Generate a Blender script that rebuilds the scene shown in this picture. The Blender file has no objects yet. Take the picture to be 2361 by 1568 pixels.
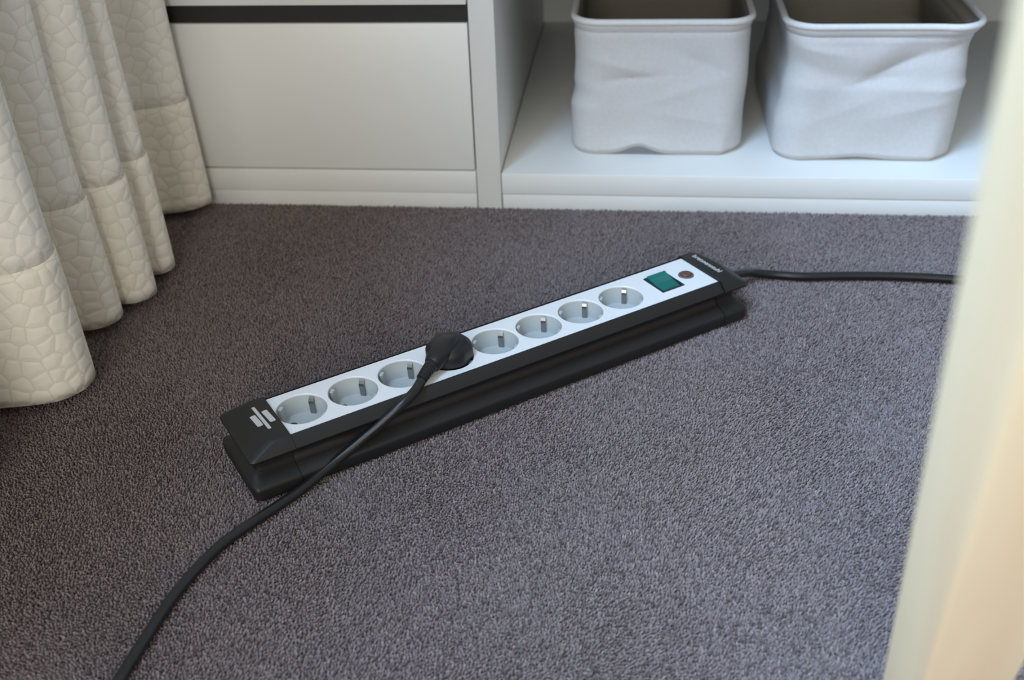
import bpy, bmesh, math, random
import numpy as np
from mathutils import Vector, Matrix

# ------------------------------------------------------------------ camera
scene = bpy.context.scene
COL = scene.collection
cam_d = bpy.data.cameras.new('camera')
cam = bpy.data.objects.new('camera', cam_d)
COL.objects.link(cam)
R_ = Vector((0.9937, 0.1067, -0.0332))
F_ = Vector((-0.1078, 0.8382, -0.5345)).normalized()
R_ = (R_ - F_ * R_.dot(F_)).normalized()
U_ = R_.cross(F_)
M = Matrix((R_, U_, -F_)).transposed().to_4x4()
M.translation = Vector((0.1482, -1.1100, 0.5290))
cam.matrix_world = M
cam_d.sensor_width = 36.0
cam_d.lens = 2494.3 / 2361.0 * 36.0
cam_d.clip_start = 0.01
cam_d.dof.use_dof = True
cam_d.dof.focus_distance = 0.86
cam_d.dof.aperture_fstop = 6.3
scene.camera = cam

# ------------------------------------------------------------------ light
world = bpy.data.worlds.new('room_light')
scene.world = world
world.use_nodes = True
bg = world.node_tree.nodes['Background']
bg.inputs[0].default_value = (1.0, 0.91, 0.79, 1)
bg.inputs[1].default_value = 0.43


def area_light(name, loc, target, sx, sy, power, color):
    l = bpy.data.lights.new(name, 'AREA')
    l.shape = 'RECTANGLE'
    l.size, l.size_y = sx, sy
    l.energy = power
    l.color = color
    o = bpy.data.objects.new(name, l)
    COL.objects.link(o)
    o.location = loc
    o.rotation_euler = (Vector(target) - Vector(loc)).to_track_quat('-Z', 'Y').to_euler()
    return o


# cool daylight from the high window in the left-hand wall, beyond the drawn curtain, and an added warm fill behind the camera, no real lamp, for upright faces
area_light('window_daylight', (-0.47, -1.30, 1.65), (1.0, -1.30, 1.30), 1.5, 1.3, 322.0, (0.465, 0.70, 1.0)).data.spread = math.radians(146)
area_light('added_front_fill', (-0.15, -2.9, 1.05), (-0.1, 0.0, 0.15), 1.2, 1.2, 37.0, (1.0, 0.96, 0.89))

scene.view_settings.view_transform = 'Standard'
scene.view_settings.look = 'None'
scene.view_settings.exposure = 0.0
scene.view_settings.gamma = 1.0
scene.view_settings.use_curve_mapping = False


# ------------------------------------------------------------------ helpers
def tag(o, label=None, cat=None, group=None, kind=None):
    if label: o['label'] = label
    if cat: o['category'] = cat
    if group: o['group'] = group
    if kind: o['kind'] = kind
    return o


def empty(name, loc=(0, 0, 0), rz=0.0):
    o = bpy.data.objects.new(name, None)
    COL.objects.link(o)
    o.location = loc
    o.rotation_euler = (0, 0, rz)
    o.empty_display_size = 0.02
    return o


def link(name, mesh, mat, parent=None, smooth=False):
    o = bpy.data.objects.new(name, mesh)
    COL.objects.link(o)
    if mat is not None and len(mesh.materials) == 0:
        mesh.materials.append(mat)
    if parent is not None:
        o.parent = parent
    if smooth:
        mesh.polygons.foreach_set('use_smooth', [True] * len(mesh.polygons))
        try:
            mesh.set_sharp_from_angle(angle=math.radians(smooth if smooth is not True else 40))
        except Exception:
            pass
    return o


def pymesh(name, verts, faces):
    m = bpy.data.meshes.new(name)
    m.from_pydata([tuple(v) for v in verts], [], faces)
    m.update()
    return m


def fix_normals(m):
    bm = bmesh.new()
    bm.from_mesh(m)
    bmesh.ops.remove_doubles(bm, verts=bm.verts, dist=1e-7)
    bmesh.ops.recalc_face_normals(bm, faces=bm.faces)
    bm.to_mesh(m)
    bm.free()
    return m


def box_mesh(name, x0, x1, y0, y1, z0, z1, bev=0.0, seg=2):
    bm = bmesh.new()
    vs = [bm.verts.new((x, y, z)) for z in (z0, z1) for y in (y0, y1) for x in (x0, x1)]
    for f in ((0, 2, 3, 1), (4, 5, 7, 6), (0, 1, 5, 4), (2, 6, 7, 3), (0, 4, 6, 2), (1, 3, 7, 5)):
        bm.faces.new([vs[i] for i in f])
    if bev > 0:
        bmesh.ops.bevel(bm, geom=list(bm.edges), offset=bev, segments=seg, affect='EDGES', profile=0.5)
    bmesh.ops.recalc_face_normals(bm, faces=bm.faces)
    m = bpy.data.meshes.new(name)
    bm.to_mesh(m)
    bm.free()
    return m


def box(name, x0, x1, y0, y1, z0, z1, mat, parent=None, bev=0.0):
    return link(name, box_mesh(name, x0, x1, y0, y1, z0, z1, bev), mat, parent, smooth=(40 if bev else False))


def catmull(pts, n=10, closed=False):
    P = [np.array(p, float) for p in pts]
    out = []
    N = len(P)
    rng = range(N if closed else N - 1)
    for i in rng:
        if closed:
            p0, p1, p2, p3 = P[i - 1], P[i], P[(i + 1) % N], P[(i + 2) % N]
        else:
            p1, p2 = P[i], P[i + 1]
            p0 = P[i - 1] if i > 0 else 2 * p1 - p2
            p3 = P[i + 2] if i + 2 < N else 2 * p2 - p1
        # centripetal
        def tj(ti, a, b): return ti + max(np.linalg.norm(b - a), 1e-9) ** 0.5
        t0 = 0; t1 = tj(t0, p0, p1); t2 = tj(t1, p1, p2); t3 = tj(t2, p2, p3)
        for k in range(n):
            t = t1 + (t2 - t1) * k / n
            A1 = (t1 - t) / (t1 - t0) * p0 + (t - t0) / (t1 - t0) * p1
            A2 = (t2 - t) / (t2 - t1) * p1 + (t - t1) / (t2 - t1) * p2
            A3 = (t3 - t) / (t3 - t2) * p2 + (t - t2) / (t3 - t2) * p3
            B1 = (t2 - t) / (t2 - t0) * A1 + (t - t0) / (t2 - t0) * A2
            B2 = (t3 - t) / (t3 - t1) * A2 + (t - t1) / (t3 - t1) * A3
            out.append((t2 - t) / (t2 - t1) * B1 + (t - t1) / (t2 - t1) * B2)
    if not closed:
        out.append(P[-1])
    return np.array(out)


def tube_mesh(name, path, radius, seg=16, closed=False, caps=True):
    path = np.asarray(path, float)
    n = len(path)
    rad = np.broadcast_to(np.asarray(radius, float), (n,))
    T = np.gradient(path, axis=0) if not closed else (np.roll(path, -1, 0) - np.roll(path, 1, 0))
    T /= np.linalg.norm(T, axis=1)[:, None]
    up = np.array([0, 0, 1.0])
    if abs(T[0] @ up) > 0.95: up = np.array([1.0, 0, 0])
    N0 = up - T[0] * (up @ T[0]); N0 /= np.linalg.norm(N0)
    verts, faces = [], []
    Nn = N0
    for i in range(n):
        Nn = Nn - T[i] * (Nn @ T[i]); Nn /= np.linalg.norm(Nn)
        B = np.cross(T[i], Nn)
        for k in range(seg):
            a = 2 * math.pi * k / seg
            verts.append(path[i] + rad[i] * (math.cos(a) * Nn + math.sin(a) * B))
    for i in range(n if closed else n - 1):
        j = (i + 1) % n
        for k in range(seg):
            k2 = (k + 1) % seg
            faces.append((i * seg + k, i * seg + k2, j * seg + k2, j * seg + k))
    if caps and not closed:
        faces.append(tuple(reversed(range(seg))))
        faces.append(tuple((n - 1) * seg + k for k in range(seg)))
    return fix_normals(pymesh(name, verts, faces))


def loft_mesh(name, rings, closed=True, cap0=False, cap1=False):
    """rings: list of equal-length point lists"""
    n = len(rings[0])
    verts = [p for r in rings for p in r]
    faces = []
    for i in range(len(rings) - 1):
        for k in range(n if closed else n - 1):
            k2 = (k + 1) % n
            faces.append((i * n + k, i * n + k2, (i + 1) * n + k2, (i + 1) * n + k))
    if cap0: faces.append(tuple(reversed(range(n))))
    if cap1: faces.append(tuple((len(rings) - 1) * n + k for k in range(n)))
    return pymesh(name, verts, faces)


# ------------------------------------------------------------------ materials
def nt(name):
    m = bpy.data.materials.new(name)
    m.use_nodes = True
    t = m.node_tree
    return m, t, t.nodes['Principled BSDF']


def mat_plain(name, col, rough=0.5, metal=0.0, spec=0.5, bump=0.0, scale=800.0, var=0.0):
    m, t, b = nt(name)
    b.inputs['Base Color'].default_value = (*col, 1)
    b.inputs['Roughness'].default_value = rough
    b.inputs['Metallic'].default_value = metal
    b.inputs['Specular IOR Level'].default_value = spec
    tc = t.nodes.new('ShaderNodeTexCoord')
    nz = t.nodes.new('ShaderNodeTexNoise')
    nz.inputs['Scale'].default_value = scale
    nz.inputs['Detail'].default_value = 3
    t.links.new(tc.outputs['Object'], nz.inputs['Vector'])
    if bump > 0:
        bp = t.nodes.new('ShaderNodeBump')
        bp.inputs['Strength'].default_value = bump
        bp.inputs['Distance'].default_value = 0.0004
        t.links.new(nz.outputs['Fac'], bp.inputs['Height'])
        t.links.new(bp.outputs['Normal'], b.inputs['Normal'])
    if var > 0:
        mx = t.nodes.new('ShaderNodeMix'); mx.data_type = 'RGBA'
        mx.inputs['A'].default_value = tuple(c * (1 - var) for c in col) + (1,)
        mx.inputs['B'].default_value = tuple(min(1, c * (1 + var)) for c in col) + (1,)
        t.links.new(nz.outputs['Fac'], mx.inputs['Factor'])
        t.links.new(mx.outputs['Result'], b.inputs['Base Color'])
    return m


M_lacquer = mat_plain('white_lacquer', (0.74, 0.755, 0.74), 0.38, bump=0.05, scale=300)
M_black_gap = mat_plain('black_grip_channel', (0.006, 0.007, 0.007), 0.5, bump=0.1)
M_wall = mat_plain('wall_paint', (0.72, 0.70, 0.65), 0.9, bump=0.3, scale=250)
M_body = mat_plain('black_plastic', (0.0080, 0.0086, 0.0094), 0.44, spec=0.5, bump=0.3, scale=2500)
M_cap = mat_plain('black_cap_plastic', (0.0095, 0.0098, 0.0096), 0.46, spec=0.45, bump=0.3, scale=2500)
M_plate = mat_plain('white_plate_plastic', (0.74, 0.76, 0.78), 0.40, bump=0.05, scale=2000)
M_cup = mat_plain('pale_grey_socket_plastic', (0.43, 0.47, 0.475), 0.42, bump=0.05, scale=2000)
M_metal = mat_plain('earth_clip_metal', (0.33, 0.34, 0.35), 0.25, metal=1.0)
M_hole = mat_plain('dark_pin_hole', (0.03, 0.03, 0.032), 0.6)
M_print = mat_plain('pale_grey_print', (0.50, 0.50, 0.49), 0.6)
M_cable = mat_plain('black_rubber_cord', (0.0085, 0.009, 0.0098), 0.34, spec=0.5, bump=0.2, scale=1500)
M_plug = mat_plain('black_plug_rubber', (0.0085, 0.009, 0.0105), 0.42, spec=0.4, bump=0.3, scale=2000)
M_recess_shade = mat_plain('switch_recess_shade', (0.008, 0.02, 0.025), 0.4)  # dark colour stands in for shade in the recess around the rocker
M_fuse = mat_plain('red_brown_fuse_button', (0.115, 0.050, 0.040), 0.5)
M_fusering = mat_plain('grey_fuse_collar', (0.11, 0.105, 0.10), 0.5)


def mat_switch():
    m, t, b = nt('translucent_green_rocker')
    b.inputs['Base Color'].default_value = (0.0, 0.13, 0.115, 1)
    b.inputs['Roughness'].default_value = 0.22
    b.inputs['Coat Weight'].default_value = 0.3
    return m


M_switch = mat_switch()


def mat_carpet(name, attr=True):
    m, t, b = nt(name)
    b.inputs['Roughness'].default_value = 0.95
    b.inputs['Specular IOR Level'].default_value = 0.12
    b.inputs['Sheen Weight'].default_value = 0.25
    b.inputs['Sheen Roughness'].default_value = 0.5
    tc = t.nodes.new('ShaderNodeTexCoord')
    nz = t.nodes.new('ShaderNodeTexNoise')
    nz.inputs['Scale'].default_value = 420.0
    nz.inputs['Detail'].default_value = 4
    t.links.new(tc.outputs['Object'], nz.inputs['Vector'])
    ramp = t.nodes.new('ShaderNodeValToRGB')
    ramp.color_ramp.elements[0].position = 0.0
    ramp.color_ramp.elements[0].color = (0.085, 0.062, 0.060, 1)
    ramp.color_ramp.elements[1].position = 1.0
    ramp.color_ramp.elements[1].color = (0.330, 0.270, 0.268, 1)
    if attr:
        at = t.nodes.new('ShaderNodeAttribute')
        at.attribute_name = 'yarn'
        t.links.new(at.outputs['Fac'], ramp.inputs['Fac'])
    else:
        t.links.new(nz.outputs['Fac'], ramp.inputs['Fac'])
        bp = t.nodes.new('ShaderNodeBump')
        bp.inputs['Strength'].default_value = 1.0
        bp.inputs['Distance'].default_value = 0.003
        t.links.new(nz.outputs['Fac'], bp.inputs['Height'])
        t.links.new(bp.outputs['Normal'], b.inputs['Normal'])
    t.links.new(ramp.outputs['Color'], b.inputs['Base Color'])
    return m


M_pile = mat_carpet('carpet_yarn', True)
M_carpet = mat_carpet('carpet_ground', False)


def mat_curtain(name, base, line):
    m, t, b = nt(name)
    b.inputs['Roughness'].default_value = 0.9
    b.inputs['Specular IOR Level'].default_value = 0.15
    uv = t.nodes.new('ShaderNodeUVMap'); uv.uv_map = 'cloth'
    # wobble the cells a little so that the embroidered net is irregular
    nz = t.nodes.new('ShaderNodeTexNoise'); nz.inputs['Scale'].default_value = 45
    t.links.new(uv.outputs['UV'], nz.inputs['Vector'])
    ad = t.nodes.new('ShaderNodeVectorMath'); ad.operation = 'MULTIPLY_ADD'
    ad.inputs[1].default_value = (0.003, 0.003, 0)
    t.links.new(nz.outputs['Color'], ad.inputs[0])
    t.links.new(uv.outputs['UV'], ad.inputs[2])
    vo = t.nodes.new('ShaderNodeTexVoronoi')
    vo.voronoi_dimensions = '2D'
    vo.feature = 'DISTANCE_TO_EDGE'
    vo.inputs['Scale'].default_value = 68.0
    vo.inputs['Randomness'].default_value = 0.75
    t.links.new(ad.outputs['Vector'], vo.inputs['Vector'])
    rp = t.nodes.new('ShaderNodeMapRange')
    rp.inputs['From Min'].default_value = 0.0
    rp.inputs['From Max'].default_value = 0.085
    rp.interpolation_type = 'SMOOTHSTEP'
    t.links.new(vo.outputs['Distance'], rp.inputs['Value'])
    mx = t.nodes.new('ShaderNodeMix'); mx.data_type = 'RGBA'
    mx.inputs['A'].default_value = (*line, 1)
    mx.inputs['B'].default_value = (*base, 1)
    t.links.new(rp.outputs['Result'], mx.inputs['Factor'])
    t.links.new(mx.outputs['Result'], b.inputs['Base Color'])
    rp2 = t.nodes.new('ShaderNodeMapRange')
    rp2.inputs['From Max'].default_value = 0.30
    rp2.interpolation_type = 'SMOOTHSTEP'
    t.links.new(vo.outputs['Distance'], rp2.inputs['Value'])
    bp = t.nodes.new('ShaderNodeBump')
    bp.inputs['Strength'].default_value = 0.40
    bp.inputs['Distance'].default_value = 0.0014
    t.links.new(rp2.outputs['Result'], bp.inputs['Height'])
    t.links.new(bp.outputs['Normal'], b.inputs['Normal'])
    return m


M_curtain = mat_curtain('cream_quilted_cloth', (0.86, 0.84, 0.77), (0.76, 0.735, 0.645))
M_hem = mat_curtain('cream_hem_cloth', (0.88, 0.845, 0.75), (0.77, 0.725, 0.61))


def mat_linen(name, col):
    m, t, b = nt(name)
    b.inputs['Roughness'].default_value = 0.92
    b.inputs['Specular IOR Level'].default_value = 0.15
    tc = t.nodes.new('ShaderNodeTexCoord')
    nz = t.nodes.new('ShaderNodeTexNoise'); nz.inputs['Scale'].default_value = 260; nz.inputs['Detail'].default_value = 5
    n2 = t.nodes.new('ShaderNodeTexNoise'); n2.inputs['Scale'].default_value = 700; n2.inputs['Detail'].default_value = 2
    for n in (nz, n2): t.links.new(tc.outputs['Object'], n.inputs['Vector'])
    bp = t.nodes.new('ShaderNodeBump'); bp.inputs['Strength'].default_value = 0.3; bp.inputs['Distance'].default_value = 0.0004
    t.links.new(n2.outputs['Fac'], bp.inputs['Height'])
    t.links.new(bp.outputs['Normal'], b.inputs['Normal'])
    mx = t.nodes.new('ShaderNodeMix'); mx.data_type = 'RGBA'
    mx.inputs['A'].default_value = tuple(c * 0.90 for c in col) + (1,)
    mx.inputs['B'].default_value = tuple(min(1, c * 1.06) for c in col) + (1,)
    t.links.new(nz.outputs['Fac'], mx.inputs['Factor'])
    t.links.new(mx.outputs['Result'], b.inputs['Base Color'])
    return m


M_linen = mat_linen('white_linen', (0.56, 0.56, 0.565))
M_lining = mat_linen('shadow_toned_lining', (0.36, 0.33, 0.28))  # shadow inside the basket is put into this darker colour
M_piping = mat_linen('white_piping', (0.72, 0.73, 0.74))


def mat_wood():
    m, t, b = nt('pale_pine')
    b.inputs['Roughness'].default_value = 0.55
    tc = t.nodes.new('ShaderNodeTexCoord')
    mp = t.nodes.new('ShaderNodeMapping')
    mp.inputs['Scale'].default_value = (22, 22, 3.2)
    mp.inputs['Rotation'].default_value = (0.10, 0.16, 0)
    t.links.new(tc.outputs['Object'], mp.inputs['Vector'])
    nz = t.nodes.new('ShaderNodeTexNoise'); nz.inputs['Scale'].default_value = 1.6; nz.inputs['Detail'].default_value = 3
    t.links.new(mp.outputs['Vector'], nz.inputs['Vector'])
    wv = t.nodes.new('ShaderNodeTexWave'); wv.inputs['Scale'].default_value = 0.55; wv.inputs['Distortion'].default_value = 5.5
    wv.inputs['Detail'].default_value = 2; wv.inputs['Detail Scale'].default_value = 0.8
    t.links.new(mp.outputs['Vector'], wv.inputs['Vector'])
    rp = t.nodes.new('ShaderNodeValToRGB')
    rp.color_ramp.elements[0].position = 0.25; rp.color_ramp.elements[0].color = (0.97, 0.865, 0.625, 1)
    rp.color_ramp.elements[1].position = 0.95; rp.color_ramp.elements[1].color = (0.93, 0.77, 0.54, 1)
    ad = t.nodes.new('ShaderNodeMath'); ad.operation = 'MULTIPLY'
    t.links.new(wv.outputs['Fac'], ad.inputs[0]); t.links.new(nz.outputs['Fac'], ad.inputs[1])
    ad2 = t.nodes.new('ShaderNodeMath'); ad2.operation = 'MULTIPLY'; ad2.inputs[1].default_value = 1.5
    t.links.new(ad.outputs['Value'], ad2.inputs[0])
    t.links.new(ad2.outputs['Value'], rp.inputs['Fac'])
    t.links.new(rp.outputs['Color'], b.inputs['Base Color'])
    return m


M_wood = mat_wood()

# ------------------------------------------------------------------ the room
tag(box('floor', -0.60, 2.6, -2.6, 0.64, -0.030, -0.0032, M_carpet), kind='structure')
tag(box('wall_left', -0.60, -0.50, -2.6, 0.64, -0.0032, 2.4, M_wall), kind='structure')
tag(box('wall_back', -0.50, 2.6, 0.60, 0.70, -0.0032, 2.4, M_wall), kind='structure')


# carpet pile: one short cut tuft per knot
def carpet_pile(name, x0, x1, y0, y1, sp, seed, rad):
    rs = np.random.RandomState(seed)
    nx, ny = int((x1 - x0) / sp), int((y1 - y0) / (sp * 0.9))
    gx, gy = np.meshgrid(np.arange(nx), np.arange(ny))
    X = x0 + (gx + 0.5 * (gy % 2)) * sp + rs.uniform(-.42, .42, gx.shape) * sp
    Y = y0 + gy * sp * 0.9 + rs.uniform(-.42, .42, gx.shape) * sp
    X, Y = X.ravel(), Y.ravel()
    n = len(X)

    def low(fx, fy, ph):   # slow drift of the lie of the pile
        return (np.sin(fx * X + fy * Y + ph) + np.sin(1.7 * fy * X - 1.3 * fx * Y + 2.1 * ph)
                + 0.7 * np.sin(3.1 * fx * X + 2.3 * fy * Y + 4.0 * ph))
    lean_x = 0.0006 + 0.00035 * low(11, 17, 0.4) + rs.normal(0, 0.00045, n)
    lean_y = -0.0004 + 0.00035 * low(19, 9, 2.2) + rs.normal(0, 0.00045, n)
    h = 0.0032 + rs.normal(0, 0.00035, n) + 0.00010 * low(23, 29, 1.0)
    h = np.clip(h, 0.0022, 0.0042)
    a0 = rs.uniform(0, 2 * math.pi, n)
    V = np.zeros((n, 6, 3))
    for k in range(3):
        a = a0 + k * 2 * math.pi / 3
        V[:, k, 0] = X + rad * np.cos(a); V[:, k, 1] = Y + rad * np.sin(a); V[:, k, 2] = -0.0032
        rt = rad * 0.62
        V[:, 3 + k, 0] = X + lean_x + rt * np.cos(a + .3); V[:, 3 + k, 1] = Y + lean_y + rt * np.sin(a + .3)
        V[:, 3 + k, 2] = -0.0032 + h - rs.uniform(0, 0.0007, n)
    tri = np.array([(0, 1, 4), (0, 4, 3), (1, 2, 5), (1, 5, 4), (2, 0, 3), (2, 3, 5), (3, 4, 5)])
    Fc = (np.arange(n)[:, None, None] * 6 + tri[None]).reshape(-1)
    m = bpy.data.meshes.new(name)
    m.vertices.add(n * 6)
    m.vertices.foreach_set('co', V.reshape(-1))
    nf = n * 7
    m.loops.add(nf * 3)
    m.loops.foreach_set('vertex_index', Fc.astype(np.int32))
    m.polygons.add(nf)
    m.polygons.foreach_set('loop_start', np.arange(0, nf * 3, 3, dtype=np.int32))
    m.polygons.foreach_set('use_smooth', np.ones(nf, dtype=bool))
    m.update(calc_edges=True)
    yarn = np.clip(rs.normal(0.52, 0.17, n) + 0.0 * X, 0, 1)
    dark = rs.uniform(0, 1, n) < 0.13
    yarn[dark] *= 0.22
    at = m.attributes.new('yarn', 'FLOAT', 'POINT')
    at.data.foreach_set('value', np.repeat(yarn, 6).astype(np.float32))
    m.validate()
    return link(name, m, M_pile)


pile = carpet_pile('carpet_pile', -0.44, 0.68, -0.80, 0.0005, 0.0020, 3, 0.00125)
tag(pile, 'short brown-mauve carpet pile covering the floor in front of the cabinets', 'carpet', kind='stuff')


# ------------------------------------------------------------------ cabinets
def drawer_cabinet():
    c = empty('drawer_cabinet', (-0.25, 0.0, 0.0))
    tag(c, 'white drawer cabinet with black grip slot behind the cream curtain', 'cabinet')
    def b(name, x0, x1, y0, y1, z0, z1, mat, bev=0.0006, parent=None):
        o = box(name, x0 + 0.25, x1 + 0.25, y0, y1, z0, z1, mat, parent or c, bev)
        return o
    XL, XR = -0.495, -0.0287
    b('plinth', XL, -0.0283, 0.0012, 0.018, -0.0032, 0.0162, M_lacquer, 0.0003)
    b('bottom_rail', XL, -0.0279, 0.0, 0.55, 0.0167, 0.0427, M_lacquer, 0.0008)
    d = b('drawer', XL, XR, 0.0004, 0.019, 0.0448, 0.2082, M_lacquer, 0.0009)
    d['label'] = 'lower white drawer front'
    b('drawer_box', XL + 0.02, XR - 0.015, 0.019, 0.5, 0.055, 0.19, M_lacquer, 0.0)
    g = b('grip_channel', XL, XR + 0.0014, 0.0045, 0.020, 0.2083, 0.2272, M_black_gap, 0.0)
    g['label'] = 'black recessed grip slot between the drawers'
    d2 = b('drawer', XL, XR, 0.0004, 0.019, 0.2274, 0.3910, M_lacquer, 0.0009)
    d2['label'] = 'upper white drawer front'
    b('drawer_box', XL + 0.02, XR - 0.015, 0.019, 0.5, 0.235, 0.38, M_lacquer, 0.0)
    b('side_panel', XL - 0.004, XL, 0.019, 0.55, 0.0, 2.075, M_lacquer, 0.0)
    b('light_blocking_door', XL, XR, 0.0004, 0.019, 0.395, 2.075, M_lacquer, 0.0009)  # unseen upper front, added to block light and darken the carpet below
    b('top_panel', XL, -0.0279, 0.0, 0.55, 2.077, 2.10, M_lacquer, 0.0008)
    b('back_panel', XL, -0.0279, 0.551, 0.558, 0.0, 2.075, M_lacquer, 0.0)
    return c


def shelf_unit():
    c = empty('shelf_unit', (0.40, 0.0, 0.0))
    tag(c, 'white open shelf unit holding the two linen baskets', 'shelf unit')
    def b(name, x0, x1, y0, y1, z0, z1, mat=M_lacquer, bev=0.0007):
        return box(name, x0 - 0.40, x1 - 0.40, y0, y1, z0, z1, mat, c, bev)
    W = 0.86
    b('side_panel', -0.0270, 0.0, -0.0006, 0.595, -0.0032, 2.10)
    b('side_panel', W, W + 0.027, -0.0006, 0.595, -0.0032, 2.10)
    b('plinth', 0.0012, W - 0.0012, 0.0012, 0.018, -0.0032, 0.0156, bev=0.0003)
    b('bottom_shelf', 0.0006, W - 0.0006, 0.0, 0.589, 0.0161, 0.0408, bev=0.0012)
    b('middle_shelf', 0.0006, W - 0.0006, 0.0, 0.589, 0.264, 0.289)
    for z in (0.62, 0.98, 1.34, 1.70):  # unseen upper shelves, added with the extra height to block light
        b('shelf', 0.0006, W - 0.0006, 0.0, 0.589, z, z + 0.025)
    b('top_panel', 0.0006, W - 0.0006, 0.0, 0.589, 2.075, 2.10)
    b('back_panel', 0.0, W, 0.5892, 0.5985, 0.0, 2.10, bev=0.0)
    return c


drawer_cabinet()
shelf_unit()


# ------------------------------------------------------------------ linen baskets
def smooth(a, b, x):
    t = np.clip((x - a) / (b - a), 0, 1)
    return t * t * (3 - 2 * t)


def rrect(w, d, r, n):
    """closed outline of a rounded rectangle, n points by arc length, counter-clockwise from front centre; also outward normals"""
    hw, hd = w / 2, d / 2
    segs = []
    P, Nn = [], []
    def arc(cx, cy, a0):
        for k in range(13):
            a = a0 + math.pi / 2 * k / 12
            P.append((cx + r * math.cos(a), cy + r * math.sin(a))); Nn.append((math.cos(a), math.sin(a)))
    P.append((0, -hd)); Nn.append((0, -1))
    arc(hw - r, -hd + r, -math.pi / 2)
    arc(hw - r, hd - r, 0)
    arc(-hw + r, hd - r, math.pi / 2)
    arc(-hw + r, -hd + r, math.pi)
    P.append((0, -hd)); Nn.append((0, -1))
    P, Nn = np.array(P), np.array(Nn)
    L = np.concatenate([[0], np.cumsum(np.linalg.norm(np.diff(P, axis=0), axis=1))])
    s = np.linspace(0, L[-1], n, endpoint=False)
    Q = np.stack([np.interp(s, L, P[:, i]) for i in (0, 1)], -1)
    N2 = np.stack([np.interp(s, L, Nn[:, i]) for i in (0, 1)], -1)
    N2 /= np.linalg.norm(N2, axis=1)[:, None]
    return Q, N2


def basket(cx, cy, w, d, h, rz, label, shape, seed):
    """shape(px, fz, front) -> (outward, sideways) in metres"""
    root = empty('storage_basket', (cx, cy, 0.0412), rz)
    tag(root, label, 'basket', 'linen baskets on the bottom shelf')
    rs = np.random.RandomState(seed)
    n, nz = 240, 64
    ph = rs.uniform(0, 6.28, 12)
    def ring(fz, off, warp=True, extra=0.0):
        ww, dd = w, d
        r = 0.030 + 0.012 * smooth(0.25, 0.0, fz) * 0 + 0.004 * math.sin(fz * 3)
        Q, N2 = rrect(ww, dd, r, n)
        out = np.zeros(n) + off
        sx = np.zeros(n)
        dz = np.zeros(n)
        if warp:
            px, py = Q[:, 0], Q[:, 1]
            out += 0.0010 * np.sin(px * 62 + fz * 5 + ph[0]) * np.sin(fz * 7 + py * 30 + ph[1]) * (4 * fz * (1 - fz))
            out += 0.0006 * np.sin(px * 47 - fz * 9 + ph[2] + py * 40) * (4 * fz * (1 - fz))
            front = np.clip(-N2[:, 1], 0, 1)
            o2, s2, dz = shape(px, fz, front, N2, Q)
            out += o2; sx += s2
        # the bottom edge is drawn in
        out -= 0.006 * (1 - smooth(0.0, 0.06, fz)) ** 2
        return np.stack([Q[:, 0] + N2[:, 0] * out + sx, Q[:, 1] + N2[:, 1] * out, fz * h + dz], -1)
    fzs = np.concatenate([np.linspace(0, 0.08, 8), np.linspace(0.08, 1, nz)[1:]])
    rings = [ring(f, 0.0) for f in fzs]
    m = loft_mesh('body', rings, cap0=True)
    link('body', fix_normals(m), M_linen, root, smooth=True)
    inner = [ring(f, -0.0035) for f in fzs[::-1]]
    inner = [r + np.array([0, 0, 0.004 * (1 - i / len(inner)) * 0 + (0.0035 if i == len(inner) - 1 else 0)]) for i, r in enumerate(inner)]
    mi = loft_mesh('lining', inner, cap1=True)
    link('lining', fix_normals(mi), M_lining, root, smooth=True)
    # rim piping
    top = ring(1.0, -0.0012)
    top[:, 2] = rings[-1][:, 2] + 0.0006
    link('rim_piping', tube_mesh('rim_piping', top, 0.0036, 10, closed=True), M_piping, root, smooth=True)
    return root


def g(x, c, s):
    return np.exp(-((x - c) / s) ** 2)


def crease(x, s):
    """sharp fold line, soft to both sides"""
    return 1.45 * np.exp(-np.abs(x) / s)


def shape1(px, fz, front, N2, Q):
    right = smooth(0.055, 0.095, px)
    left = smooth(-0.055, -0.095, px)
    out = -0.002 * front * math.sin(math.pi * fz) + 0.0012 * smooth(0.9, 1.0, fz) * np.ones_like(px)
    out += -0.0016 * g(fz, 0.93, 0.016)
    # soft crumples across the front
    out += front * 0.0022 * crease(fz - 0.66 + 1.5 * (px + 0.03), 0.10) * g(px, -0.045, 0.04)
    out += front * -0.0026 * crease(fz - 0.60 - 0.7 * (px + 0.02), 0.05) * g(px, -0.03, 0.035)
    out += front * 0.0022 * crease(fz - 0.44 - 2.2 * px, 0.14) * g(px, 0.02, 0.05)
    out += front * -0.0020 * crease(fz - 0.72 + 2.6 * (px - 0.04), 0.09) * g(px, 0.045, 0.03)
    out += front * 0.0016 * crease(fz - 0.30 + 1.0 * (px - 0.03), 0.09) * g(px, 0.03, 0.05)
    # a fold runs down to the right front corner, which is drawn in; the left foot bulges
    a = fz - 0.10 - 14.0 * (px - 0.078)
    out += -0.0062 * smooth(0.25, -0.35, a) * smooth(0.62, 0.35, fz) * smooth(0.066, 0.082, px) * (0.25 + 0.75 * front)
    out += 0.0032 * left * smooth(0.42, 0.34, fz) - 0.0018 * left * g(fz, 0.46, 0.05)
    # the hem lifts off the shelf left of centre
    dz = front * 0.0105 * g(px, -0.022, 0.020) * smooth(0.22, 0.0, fz)
    out += front * 0.0035 * g(px, -0.020, 0.030) * smooth(0.16, 0.03, fz)
    return out, np.zeros_like(px), dz


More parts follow.
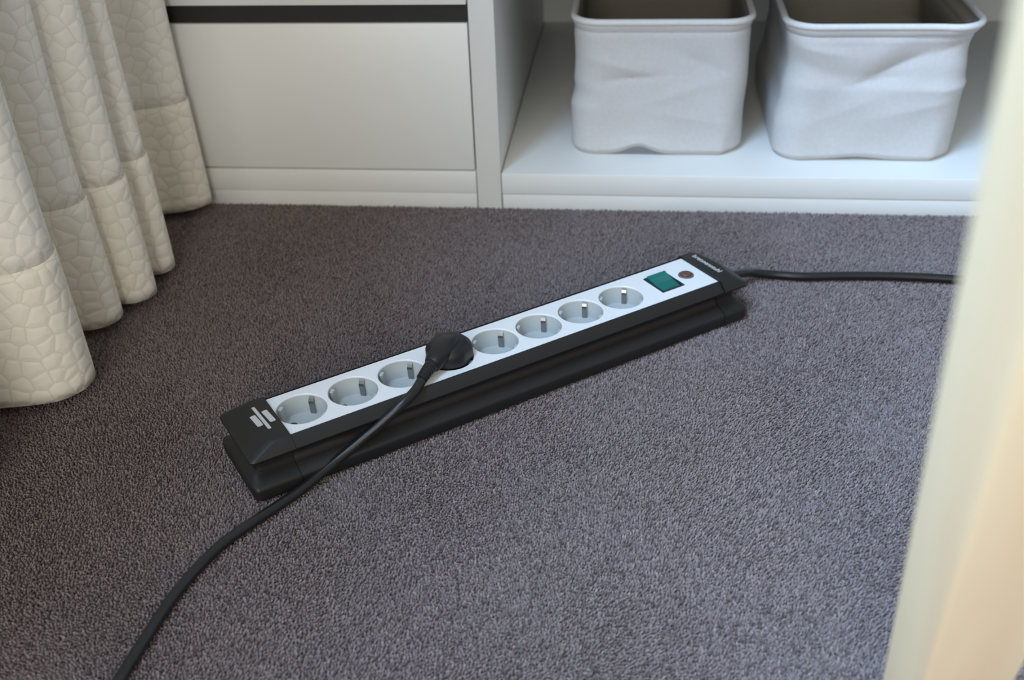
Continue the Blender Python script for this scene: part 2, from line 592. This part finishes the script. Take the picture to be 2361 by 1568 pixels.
def shape2(px, fz, front, N2, Q):
    right = smooth(0.05, 0.097, px)
    left = smooth(-0.05, -0.097, px)
    out = 0.0035 * smooth(0.86, 1.0, fz) * np.ones_like(px)
    out += -0.0020 * g(fz, 0.925, 0.018)
    # wide rim at the right corner, flanks drawn in below it
    out += 0.004 * right * smooth(0.84, 1.0, fz)
    out += -0.0050 * left * g(fz, 0.70, 0.14) + 0.0050 * left * smooth(0.45, 0.25, fz)
    out += -0.0026 * right * g(fz, 0.80, 0.09) + 0.0022 * right * crease(fz - 0.56, 0.05)
    a = fz - 0.10 - 12.0 * (px - 0.078)
    out += -0.0075 * smooth(0.3, -0.35, a) * smooth(0.58, 0.30, fz) * smooth(0.062, 0.082, px) * (0.25 + 0.75 * front)
    # shallow fold across the middle and diagonal dents above it
    out += front * (0.0016 * crease(fz - 0.55, 0.06) * (0.4 + 0.6 * g(px, 0.06, 0.05)) - 0.0012 * g(fz, 0.63, 0.06))
    d = fz - 0.72 - 3.4 * (px - 0.020)
    out += front * (-0.0054 * crease(d, 0.10) + 0.0030 * g(d, 0.20, 0.10)) * g(px, 0.022, 0.032) * g(fz, 0.72, 0.2)
    d = fz - 0.60 - 1.2 * (px + 0.01)
    out += front * -0.0028 * crease(d, 0.06) * g(px, -0.005, 0.03)
    d = fz - 0.84 + 1.3 * (px + 0.07)
    out += front * (0.0030 * crease(d, 0.09) - 0.0024 * g(d, -0.14, 0.07)) * g(px, -0.065, 0.035)
    d = fz - 0.84 - 2.0 * (px - 0.072)
    out += front * (-0.0032 * crease(d, 0.08) + 0.0020 * g(d, 0.14, 0.08)) * g(px, 0.075, 0.024)
    d = fz - 0.42 - 1.6 * (px - 0.05)
    out += front * 0.0022 * crease(d, 0.12) * g(px, 0.045, 0.04)
    d = fz - 0.40 - 3.0 * (px + 0.03)
    out += front * 0.0016 * crease(d, 0.14) * g(px, -0.03, 0.04)
    dz = front * 0.0036 * g(px, -0.01, 0.030) * smooth(0.25, 0.0, fz)
    return out, 0.0 * px, dz


basket(0.1740, 0.0545 + 0.140, 0.193, 0.28, 0.1515, 0.0,
       'upright white linen storage basket nearest the cabinet post', shape1, 5)
basket(0.4030, 0.0435 + 0.140, 0.193, 0.28, 0.1500, 0.0,
       'crumpled white linen storage basket nearest the pale wooden leg', shape2, 9)


# ------------------------------------------------------------------ curtain
def curtain():
    root = empty('curtain', (-0.36, -0.37, 0.0))
    tag(root, 'cream quilted floor-length curtain hanging in folds beside the drawer cabinet', 'curtain')
    O = np.array([-0.36, -0.37])
    pts = [(-0.430, -0.78), (-0.395, -0.745), (-0.352, -0.725), (-0.338, -0.685), (-0.352, -0.65), (-0.395, -0.630), (-0.398, -0.598),
           (-0.362, -0.580), (-0.338, -0.555), (-0.338, -0.530), (-0.362, -0.505), (-0.402, -0.490), (-0.412, -0.462), (-0.398, -0.436),
           (-0.3734, -0.4246), (-0.3545, -0.4203), (-0.3314, -0.4127), (-0.3216, -0.4037), (-0.3151, -0.3926), (-0.3146, -0.3795),
           (-0.322, -0.364), (-0.345, -0.350), (-0.372, -0.340), (-0.382, -0.322), (-0.375, -0.307),
           (-0.362, -0.3014), (-0.3495, -0.2985), (-0.3382, -0.2899), (-0.3337, -0.2785), (-0.3372, -0.2661),
           (-0.347, -0.2605), (-0.3495, -0.2555), (-0.3434, -0.2515), (-0.3282, -0.2480), (-0.3206, -0.2392), (-0.3182, -0.2306),
           (-0.322, -0.2200), (-0.335, -0.2120), (-0.347, -0.2060), (-0.3475, -0.1985), (-0.3352, -0.1925), (-0.3254, -0.1885),
           (-0.3204, -0.179), (-0.3217, -0.1698), (-0.333, -0.157), (-0.358, -0.143), (-0.385, -0.122), (-0.397, -0.092), (-0.392, -0.066),
           (-0.3775, -0.0531), (-0.357, -0.0448), (-0.341, -0.0329), (-0.3349, -0.0212), (-0.341, -0.0105), (-0.360, -0.0065), (-0.392, -0.0065)]
    path = catmull(pts, 8)
    arc = np.concatenate([[0], np.cumsum(np.linalg.norm(np.diff(path, axis=0), axis=1))])
    T = np.gradient(path, axis=0); T /= np.linalg.norm(T, axis=1)[:, None]
    Nr = np.stack([T[:, 1], -T[:, 0]], -1)          # towards the room (+x side)
    mean_x = -0.356
    # smoothed centreline for the slack higher up
    ker = np.hanning(41); ker /= ker.sum()
    pad = np.pad(path, ((20, 20), (0, 0)), mode='edge')
    soft = np.stack([np.convolve(pad[:, i], ker, mode='valid') for i in (0, 1)], -1)

    def sect(z):
        f = smooth(0.0, 1.6, z)
        g = smooth(0.0, 0.25, z)
        p = path * (1 - 0.35 * f) + soft * 0.35 * f
        p = p + np.stack([-0.009 * g + 0.0022 * np.sin(arc * 21 + z * 9) * g, 0.002 * np.sin(arc * 17 - z * 8) * g], -1)
        p[:, 1] = np.minimum(p[:, 1], -0.0045)
        return p

    def sheet(name, zs, off, mat):
        verts, uvs = [], []
        for z in zs:
            p = sect(z) + Nr * off
            for i in range(len(p)):
                verts.append((p[i, 0] - O[0], p[i, 1] - O[1], z))
        n = len(path)
        faces = [(j * n + i, j * n + i + 1, (j + 1) * n + i + 1, (j + 1) * n + i) for j in range(len(zs) - 1) for i in range(n - 1)]
        m = pymesh(name, verts, faces)
        uvl = m.uv_layers.new(name='cloth')
        vi = np.zeros(len(m.loops), dtype=np.int32); m.loops.foreach_get('vertex_index', vi)
        uvv = np.stack([arc[vi % n], np.asarray(zs)[vi // n]], -1)
        uvl.data.foreach_set('uv', uvv.reshape(-1).astype(np.float32))
        o = link(name, m, mat, root)
        m.polygons.foreach_set('use_smooth', [True] * len(m.polygons))
        sol = o.modifiers.new('thickness', 'SOLIDIFY')
        sol.thickness = 0.0016; sol.offset = 0
        return o
    zs = np.concatenate([np.linspace(0.130, 0.5, 24), np.linspace(0.5, 2.25, 30)[1:]])
    sheet('panel', zs, 0.0, M_curtain)
    h = sheet('hem', np.linspace(0.0105, 0.1325, 14), 0.0014, M_hem)
    h['label'] = 'doubled hem along the foot of the curtain'
    return root


curtain()


# ------------------------------------------------------------------ power strip
STRIP_O = Vector((-0.1024, -0.4538, 0.0))
STRIP_A = math.radians(37.214)
strip = empty('power_strip', STRIP_O, STRIP_A)
tag(strip, 'black eight-socket power strip with white top plate and green switch on the carpet', 'power strip')
PITCH = 43.42
mm = 0.001
ZT = 42.0


def mmv(pts): return [tuple(c * mm for c in p) for p in pts]


# cross-section of one side, (half width, height) in mm from the top edge down to the base
PROFILE = [(27.3, 42.6), (28.3, 42.7), (29.0, 42.2), (35.4, 35.8), (36.0, 34.8), (35.7, 33.6), (34.2, 32.4), (28.0, 29.4), (25.2, 26.5), (24.4, 23.0),
           (25.2, 19.8), (28.2, 17.0), (37.4, 12.9), (38.8, 11.6), (39.2, 10.0), (39.2, 2.6), (38.0, 0.7), (36.5, 0.3)]



def strip_body():
    ring = lambda u: [(u, v, z) for v, z in PROFILE] + [(u, -v, z) for v, z in reversed(PROFILE)]
    m = loft_mesh('body', [mmv(ring(u)) for u in (-19.6, 393.2)], closed=False)
    n = len(PROFILE)
    o = link('body', fix_normals(m), M_body, strip, smooth=35)
    return o


strip_body()


def cap_levels(left):
    # (half width, end position along the strip, height, corner radius)
    if left:
        ends = {44: -37.5, 35: -55.5, 22: -50.0, 11: -57.0, 0: -55.5}
    else:
        ends = {44: 409.5, 35: 421.5, 22: 416.0, 11: 420.5, 0: 418.5}
    lv = [(28.6, ends[44], 43.9, 7.0), (29.9, ends[44] + (-1.2 if left else 1.2), 43.5, 7.5)]
    e35, e22, e11 = ends[35], ends[22], ends[11]
    r1 = 5.0
    lv += [(36.2, e35, 36.4, r1), (36.8, e35 + (-.5 if left else .5), 35.2, r1), (36.2, e35, 33.4, r1),
           (28.6, (e35 + e22) / 2, 29.4, r1), (25.8, e22, 26.0, r1), (25.2, e22, 22.5, r1), (26.0, e22, 19.6, r1), (29.0, (e22 + e11) / 2, 16.8, r1),
           (38.2, e11, 13.0, r1), (39.4, e11, 11.4, r1), (39.7, e11, 9.6, r1), (39.7, e11, 2.6, r1), (38.4, e11 + (1.2 if left else -1.2), 0.7, r1), (36.8, ends[0], 0.3, r1)]
    return lv


def strip_cap(left, label):
    u0 = -20.0 if left else 393.7
    sgn = -1 if left else 1
    rings = []
    for hw, ue, z, r in cap_levels(left):
        pts = [(u0, hw), (u0 + sgn * 3, hw)]
        for k in range(9):
            a = math.pi / 2 * (1 - k / 8)
            pts.append((ue - sgn * r + sgn * r * math.cos(a), hw - r + r * math.sin(a)))
        bul = 0.0 if left else 2.6
        for k in range(1, 8):
            t = k / 8
            v = (hw - r) * (1 - 2 * t)
            pts.append((ue + sgn * bul * math.sin(math.pi * t), v))
        for k in range(9):
            a = -math.pi / 2 * k / 8
            pts.append((ue - sgn * r + sgn * r * math.cos(a), -hw + r + r * math.sin(a)))
        pts += [(u0 + sgn * 3, -hw), (u0, -hw)]
        rings.append(mmv([(u, v, z) for u, v in pts]))
    m = loft_mesh('end_cap', rings, closed=True, cap0=True, cap1=True)
    o = link('end_cap', fix_normals(m), M_cap, strip, smooth=28)
    o['label'] = label
    return o


capL = strip_cap(True, 'black end cap with three pale printed marks')
capR = strip_cap(False, 'black end cap with small lettering where the cord leaves')


# white top plate with holes, cell by cell
def rect_hit(cu, cv, a, u0, u1, v0, v1):
    c, s = math.cos(a), math.sin(a)
    t = 1e9
    if c > 1e-9: t = min(t, (u1 - cu) / c)
    if c < -1e-9: t = min(t, (u0 - cu) / c)
    if s > 1e-9: t = min(t, (v1 - cv) / s)
    if s < -1e-9: t = min(t, (v0 - cv) / s)
    return cu + t * c, cv + t * s


def plate():
    verts, faces = [], []
    HV = 26.9
    cells = []
    for k in range(8):
        u = k * PITCH
        cells.append((u, 0.0, -19.7 if k == 0 else u - PITCH / 2, u + PITCH / 2, ('c', 19.9)))
    e = 7 * PITCH + PITCH / 2
    cells.append((352.3, 0.4, e, 369.0, ('r', 12.4, 14.9)))
    cells.append((377.3, -0.4, 369.0, 393.3, ('c', 7.2)))
    for cu, cv, u0, u1, hole in cells:
        angs = [2 * math.pi * k / 64 for k in range(64)]
        for (x, y) in ((u0, -HV), (u1, -HV), (u1, HV), (u0, HV)):
            angs.append(math.atan2(y - cv, x - cu) % (2 * math.pi))
        if hole[0] == 'r':
            for sx in (-1, 1):
                for sy in (-1, 1):
                    angs.append(math.atan2(sy * hole[2], sx * hole[1]) % (2 * math.pi))
        angs = sorted(set(round(a, 7) for a in angs))
        n = len(angs)
        b = len(verts)
        for a in angs:
            if hole[0] == 'c':
                inn = lambda off: (cu + (hole[1] + off) * math.cos(a), cv + (hole[1] + off) * math.sin(a))
            else:
                inn = lambda off: rect_hit(cu, cv, a, cu - hole[1] - off, cu + hole[1] + off, cv - hole[2] - off, cv + hole[2] + off)
            ou = rect_hit(cu, cv, a, u0, u1, -HV, HV)
            verts.append((*ou, ZT)); verts.append((*inn(0.45), ZT)); verts.append((*inn(0.0), ZT - 0.4)); verts.append((*inn(0.0), ZT - 2.0))
        for i in range(n):
            j = (i + 1) % n
            for q in range(3):
                faces.append((b + 4 * i + q, b + 4 * j + q, b + 4 * j + q + 1, b + 4 * i + q + 1))
    m = pymesh('top_plate', mmv(verts), faces)
    o = link('top_plate', m, M_plate, strip)
    o['label'] = 'white top plate'
    return o


plate()


def make_socket():
    # cup
    N = 48
    prof = [(19.95, -1.2), (19.8, -2.0), (19.3, -16.8), (18.8, -17.4), (0.01, -17.4)]
    rings = [mmv([(r * math.cos(2 * math.pi * k / N), r * math.sin(2 * math.pi * k / N), z) for k in range(N)]) for r, z in prof]
    cup = fix_normals(loft_mesh('socket', rings))
    for p in cup.polygons: p.use_smooth = True
    # make the normals look inwards
    cup.flip_normals()
    # earth clip: a bent strip standing in front of the wall, with a bead at the top
    bm = bmesh.new()
    pr = [(19.6, -1.6), (17.9, -2.6), (16.6, -5.0), (16.2, -7.0), (16.8, -10.0), (17.6, -17.2)]
    hw = 2.1
    a, bq = [], []
    vs = [[bm.verts.new((r * mm, s * hw * mm, z * mm)) for s in (-1, 1)] for r, z in pr]
    vb = [[bm.verts.new(((r + 0.7) * mm, s * hw * mm, (z - 0.3) * mm)) for s in (-1, 1)] for r, z in pr]
    for i in range(len(pr) - 1):
        bm.faces.new((vs[i][0], vs[i][1], vs[i + 1][1], vs[i + 1][0]))
        bm.faces.new((vb[i][0], vb[i + 1][0], vb[i + 1][1], vb[i][1]))
        for s in (0, 1):
            bm.faces.new((vs[i][s], vs[i + 1][s], vb[i + 1][s], vb[i][s]))
    bmesh.ops.recalc_face_normals(bm, faces=bm.faces)
    clip = bpy.data.meshes.new('earth_clip'); bm.to_mesh(clip); bm.free()
    # guide rib on the wall
    rib = box_mesh('guide_rib', 16.6 * mm, 19.8 * mm, -2.6 * mm, 2.6 * mm, -17.3 * mm, -2.6 * mm, 0.35 * mm, 1)
    # pin hole
    Nh = 16
    rh = [mmv([(r * math.cos(2 * math.pi * k / Nh), r * math.sin(2 * math.pi * k / Nh), z) for k in range(Nh)]) for r, z in ((3.2, -17.3), (2.9, -17.0), (2.4, -17.32))]
    hole = fix_normals(loft_mesh('pin_hole', rh, cap1=True))
    return cup, clip, rib, hole


cup_m, clip_m, rib_m, hole_m = make_socket()
for msh, mt in ((cup_m, M_cup), (clip_m, M_metal), (rib_m, M_cup), (hole_m, M_hole)):
    msh.materials.append(mt)
for k in range(8):
    s = link('socket', cup_m, None, strip)
    s.location = (k * PITCH * mm, 0, ZT * mm)
    s.rotation_euler = (0, 0, math.radians(45))
    for a in (0, math.pi):
        c = link('earth_clip', clip_m, None, s); c.rotation_euler = (0, 0, a)
    for a in (math.pi / 2, -math.pi / 2):
        g = link('guide_rib', rib_m, None, s); g.rotation_euler = (0, 0, a)
        h = link('pin_hole', hole_m, None, s); h.location = (0, 9.5 * mm * (1 if a > 0 else -1), 0)


# rocker switch
def rocker():
    u, v, hu, hv = 352.3, 0.4, 12.2, 14.7
    t = 1.7
    fr = []
    zb, zt = 36.0, 42.35
    O4 = [(u - hu, v - hv), (u + hu, v - hv), (u + hu, v + hv), (u - hu, v + hv)]
    I4 = [(u - hu + t, v - hv + t), (u + hu - t, v - hv + t), (u + hu - t, v + hv - t), (u - hu + t, v + hv - t)]
    rings = [[(x, y, zb) for x, y in O4], [(x, y, zt) for x, y in O4], [(x, y, zt) for x, y in I4], [(x, y, zb) for x, y in I4]]
    sw = link('switch', fix_normals(loft_mesh('switch', [mmv(r) for r in rings])), M_recess_shade, strip)
    sw['label'] = 'frame of the green switch, coloured dark for the recess shade'
    # rocker button, pressed at one end: profile along v, extruded along u
    pr = [(v - hv + t + .3, 36.5), (v - hv + t + .3, 40.8), (v - hv + 6, 41.2), (v, 42.3), (v + hv - 6, 44.0), (v + hv - t - 1.0, 45.4), (v + hv - t - .3, 44.6), (v + hv - t - .3, 36.5)]
    r1 = [[(uu, vv, z) for vv, z in pr] for uu in (u - hu + t + .4, u + hu - t - .4)]
    rk = link('rocker', fix_normals(loft_mesh('rocker', [mmv(r) for r in r1], cap0=True, cap1=True)), M_switch, sw)
    rk['label'] = 'translucent green rocker'


rocker()


def lathe(name, prof, cx, cy, mat, parent, n=32, smoothdeg=30):
    rings = [mmv([(cx + r * math.cos(2 * math.pi * k / n), cy + r * math.sin(2 * math.pi * k / n), z) for k in range(n)]) for r, z in prof]
    return link(name, fix_normals(loft_mesh(name, rings, cap0=False, cap1=True)), mat, parent, smooth=smoothdeg)


fb = lathe('fuse_button', [(7.1, 38), (7.1, 42.3), (6.7, 42.6), (5.3, 42.6), (5.0, 41.8)], 377.3, -0.4, M_fusering, strip)
fb['label'] = 'round red-brown reset button'
lathe('button_cap', [(4.9, 41.5), (4.9, 43.4), (4.3, 44.0), (2.0, 44.3)], 377.3, -0.4, M_fuse, fb)


# printed marks
def print_bar(cap, u0, v0, u1, v1, w, z=43.95):
    d = Vector((u1 - u0, v1 - v0)); L = d.length; d /= L
    p = Vector((-d.y, d.x))
    r = min(w / 2, 1.0)
    pts = []
    for (sx, sy, a0) in ((1, 1, 0), (-1, 1, 90), (-1, -1, 180), (1, -1, 270)):
        for k in range(5):
            a = math.radians(a0 + 90 * k / 4)
            lx = sx * (L / 2 - r) + r * math.cos(a); ly = sy * (w / 2 - r) + r * math.sin(a)
            q = Vector(((u0 + u1) / 2, (v0 + v1) / 2)) + d * lx + p * ly
            pts.append((q.x, q.y))
    m = loft_mesh('printed_mark', [mmv([(x, y, z - 0.1) for x, y in pts]), mmv([(x, y, z + 0.08) for x, y in pts])], cap1=True)
    o = link('printed_mark', fix_normals(m), M_print, cap)
    o['label'] = 'pale grey printed mark'
    return o


print_bar(capL, -32.2, 20.0, -30.4, -13.6, 2.6)
print_bar(capL, -36.4, 9.2, -35.2, -6.6, 4.6)
print_bar(capL, -26.4, 11.0, -24.9, -6.0, 4.6)


def lettering(cap, text, u, v, size, z=43.95):
    cu = bpy.data.curves.new('lettering', 'FONT')
    cu.body = text; cu.size = size * mm; cu.align_x = 'CENTER'; cu.align_y = 'CENTER'
    cu.extrude = 0.00008; cu.offset = 0.00012
    tmp = bpy.data.objects.new('tmp_text', cu); COL.objects.link(tmp)
    dg = bpy.context.evaluated_depsgraph_get(); dg.update()
    m = bpy.data.meshes.new_from_object(tmp.evaluated_get(dg))
    bpy.data.objects.remove(tmp)
    bpy.data.curves.remove(cu)
    m.name = 'lettering'
    m.materials.clear()
    o = link('lettering', m, M_print, cap)
    o.location = (u * mm, v * mm, z * mm)
    o.rotation_euler = (0, 0, math.radians(-90))
    o['label'] = 'pale printed lettering'
    return o


lettering(capR, 'brennenstuhl', 404.6, 3.0, 7.4)

# supply cord of the strip, in the strip's own frame
ca, sa = math.cos(-STRIP_A), math.sin(-STRIP_A)


def to_strip(p):
    x, y = p[0] - STRIP_O.x, p[1] - STRIP_O.y
    return (ca * x - sa * y, sa * x + ca * y, p[2])


end = (0.413, 0.006, 0.021)
cord_pts = [end, (0.425, 0.006, 0.021), (0.437, 0.0055, 0.0195)] + [to_strip(p) for p in
            [(0.2560, -0.1700, 0.0145), (0.2680, -0.1580, 0.0085), (0.2850, -0.1545, 0.0052), (0.3150, -0.1560, 0.0046), (0.3600, -0.1525, 0.0046), (0.4110, -0.1515, 0.0046),
             (0.4612, -0.1550, 0.0046), (0.53, -0.163, 0.0046), (0.64, -0.166, 0.0046), (0.80, -0.150, 0.0046), (1.0, -0.12, 0.0046)]]
cp = catmull(cord_pts, 10)
co = link('cord', tube_mesh('cord', cp, 0.0043, 14), M_cable, strip, smooth=True)
co['label'] = 'black supply cord running to the right'
gr = link('cord_grommet', tube_mesh('cord_grommet', [end, (0.4225, 0.006, 0.021), (0.4285, 0.006, 0.0208)], [0.0068, 0.0066, 0.0058], 16), M_cap, strip, smooth=30)

# ------------------------------------------------------------------ plug and its cord
PU = 3 * PITCH
S2R = lambda u, v, z: Vector((STRIP_O.x + (u * math.cos(STRIP_A) - v * math.sin(STRIP_A)) * mm, STRIP_O.y + (u * math.sin(STRIP_A) + v * math.cos(STRIP_A)) * mm, z * mm))
plug_o = S2R(PU, 0, ZT)
PLUG_A = STRIP_A + math.radians(214)         # local +x of the plug points along its cord
plug = empty('angled_plug', plug_o, PLUG_A)
tag(plug, 'black angled plug with long cord, pushed into the power strip', 'plug')


def plug_body():
    N = 56
    def outline(sc, flat, z, dx=0.0):
        pts = []
        for k in range(N):
            a = 2 * math.pi * k / N
            r = 18.9 * sc
            x, y = r * math.cos(a), r * math.sin(a)
            # flattened flanks, straight front
            y = max(-17.4 * sc, min(17.4 * sc, y))
            pts.append((x + dx, y, z))
        return pts
    lv = [(0.95, 0, -15.0, 0), (0.97, 0, -1.0, 0), (1.0, 0, 0.5, 0), (1.03, 0, 1.2, 0), (1.03, 0, 9.0, 0), (0.99, 0, 11.6, 0), (0.80, 0, 15.4, 0.5), (0.72, 0, 16.0, 0.8), (0.3, 0, 16.4, 1.0)]
    m = loft_mesh('plug_body', [mmv(outline(s, f, z, dx)) for s, f, z, dx in lv], cap0=True, cap1=True)
    return link('plug_body', fix_normals(m), M_plug, plug, smooth=32)


pb = plug_body()
# raised neck that carries the cord out of the plug
def neck():
    secs = [(-8.0, 5.0, 3.0, 13.6), (-5.0, 8.0, 4.6, 14.0), (3.0, 9.6, 6.4, 13.6), (12.0, 9.6, 7.0, 12.8), (18.0, 8.8, 7.0, 12.0), (24.0, 7.4, 6.6, 11.0), (29.0, 6.4, 6.2, 10.2), (29.8, 5.6, 5.6, 10.0)]
    rings = []
    for x, w, h, zc in secs:
        r = []
        for k in range(20):
            a = 2 * math.pi * k / 20
            c, s = math.cos(a), math.sin(a)
            r.append((x, w * math.copysign(abs(c) ** 0.7, c), zc + h * math.copysign(abs(s) ** 0.7, s)))
        rings.append(mmv(r))
    return link('neck', fix_normals(loft_mesh('neck', rings, cap0=True, cap1=True)), M_plug, plug, smooth=40)


neck()
# strain relief: ribbed sleeve
sr_path, sr_rad = [], []
for i in range(6):
    x = 28.0 + i * 3.2
    for dx, r in ((0.0, 5.7 - 0.2 * i), (2.3, 5.6 - 0.2 * i), (2.5, 5.1 - 0.18 * i), (3.0, 5.1 - 0.18 * i)):
        sr_path.append((x + dx, 0, 10.4 - 0.09 * (x + dx - 28) - 0.004 * (x + dx - 28) ** 2)); sr_rad.append(r)
link('strain_relief', tube_mesh('strain_relief', mmv(sr_path), np.array(sr_rad) * mm, 18), M_plug, plug, smooth=30)
pa_c, pa_s = math.cos(-PLUG_A), math.sin(-PLUG_A)


def to_plug(p):
    x, y = p[0] - plug_o.x, p[1] - plug_o.y
    return (pa_c * x - pa_s * y, pa_s * x + pa_c * y, p[2] - plug_o.z)


pc = [(0.024, 0, 0.0108), (0.036, 0, 0.0094), (0.0460, 0, 0.0066)]
ROOM_CORD = [(-0.0175, -0.4310, 0.0455), (-0.0250, -0.4415, 0.0415), (-0.0375, -0.4510, 0.0325), (-0.0525, -0.4610, 0.0225), (-0.0692, -0.4740, 0.0125), (-0.0841, -0.4905, 0.0062),
             (-0.0948, -0.5068, 0.0042), (-0.1064, -0.5243, 0.0040), (-0.1202, -0.5440, 0.0040), (-0.1365, -0.5716, 0.0040), (-0.1503, -0.6185, 0.0040), (-0.1551, -0.6585, 0.0040), (-0.1579, -0.6893, 0.0040), (-0.160, -0.74, 0.0040), (-0.150, -0.84, 0.0040), (-0.12, -0.98, 0.0040)]
pc += [to_plug(p) for p in ROOM_CORD]
o = link('cord', tube_mesh('cord', catmull(pc, 12), 0.0040, 14), M_cable, plug, smooth=True)
o['label'] = 'black cord curving across the carpet'


# ------------------------------------------------------------------ pale wooden leg close to the camera
def wooden_leg():
    a = Vector((0.1522, 0.4209, -0.8942)).normalized()
    d1 = Vector((-0.3261, 0.8755, 0.3566)); d1 = (d1 - a * d1.dot(a)).normalized()
    d2 = a.cross(d1)
    if d2.x < 0: d2 = -d2
    P2 = Vector((0.248, -0.8637, 0.3169))
    w1, w2 = 0.030, 0.048
    base_c = P2 + d1 * w1 / 2 + d2 * w2 / 2
    base = base_c + a * ((-0.002 - base_c.z) / a.z)
    r = 0.0028
    outline = []
    for (sx, sy, a0) in ((1, 1, 0), (-1, 1, 90), (-1, -1, 180), (1, -1, 270)):
        for k in range(5):
            an = math.radians(a0 + 90 * k / 4)
            outline.append((sx * (w1 / 2 - r) + r * math.cos(an), sy * (w2 / 2 - r) + r * math.sin(an)))
    rings = []
    for ztop in np.linspace(-0.002, 0.64, 12):
        ring = []
        for p, q in outline:
            pt = base_c + d1 * p + d2 * q
            pt = pt + a * ((ztop - pt.z) / a.z)
            ring.append(tuple(pt - base))
        rings.append(ring)
    m = fix_normals(loft_mesh('wooden_leg', rings, cap0=True, cap1=True))
    # object axes along the leg so that the grain follows it
    rot = Matrix((d1, d2, d1.cross(d2))).transposed()
    m.transform(rot.inverted().to_4x4())
    o = link('wooden_leg', m, M_wood, None, smooth=40)
    o.location = base
    o.rotation_euler = rot.to_euler()
    tag(o, 'pale pine furniture leg leaning close to the camera', 'furniture leg')
    return o


wooden_leg()
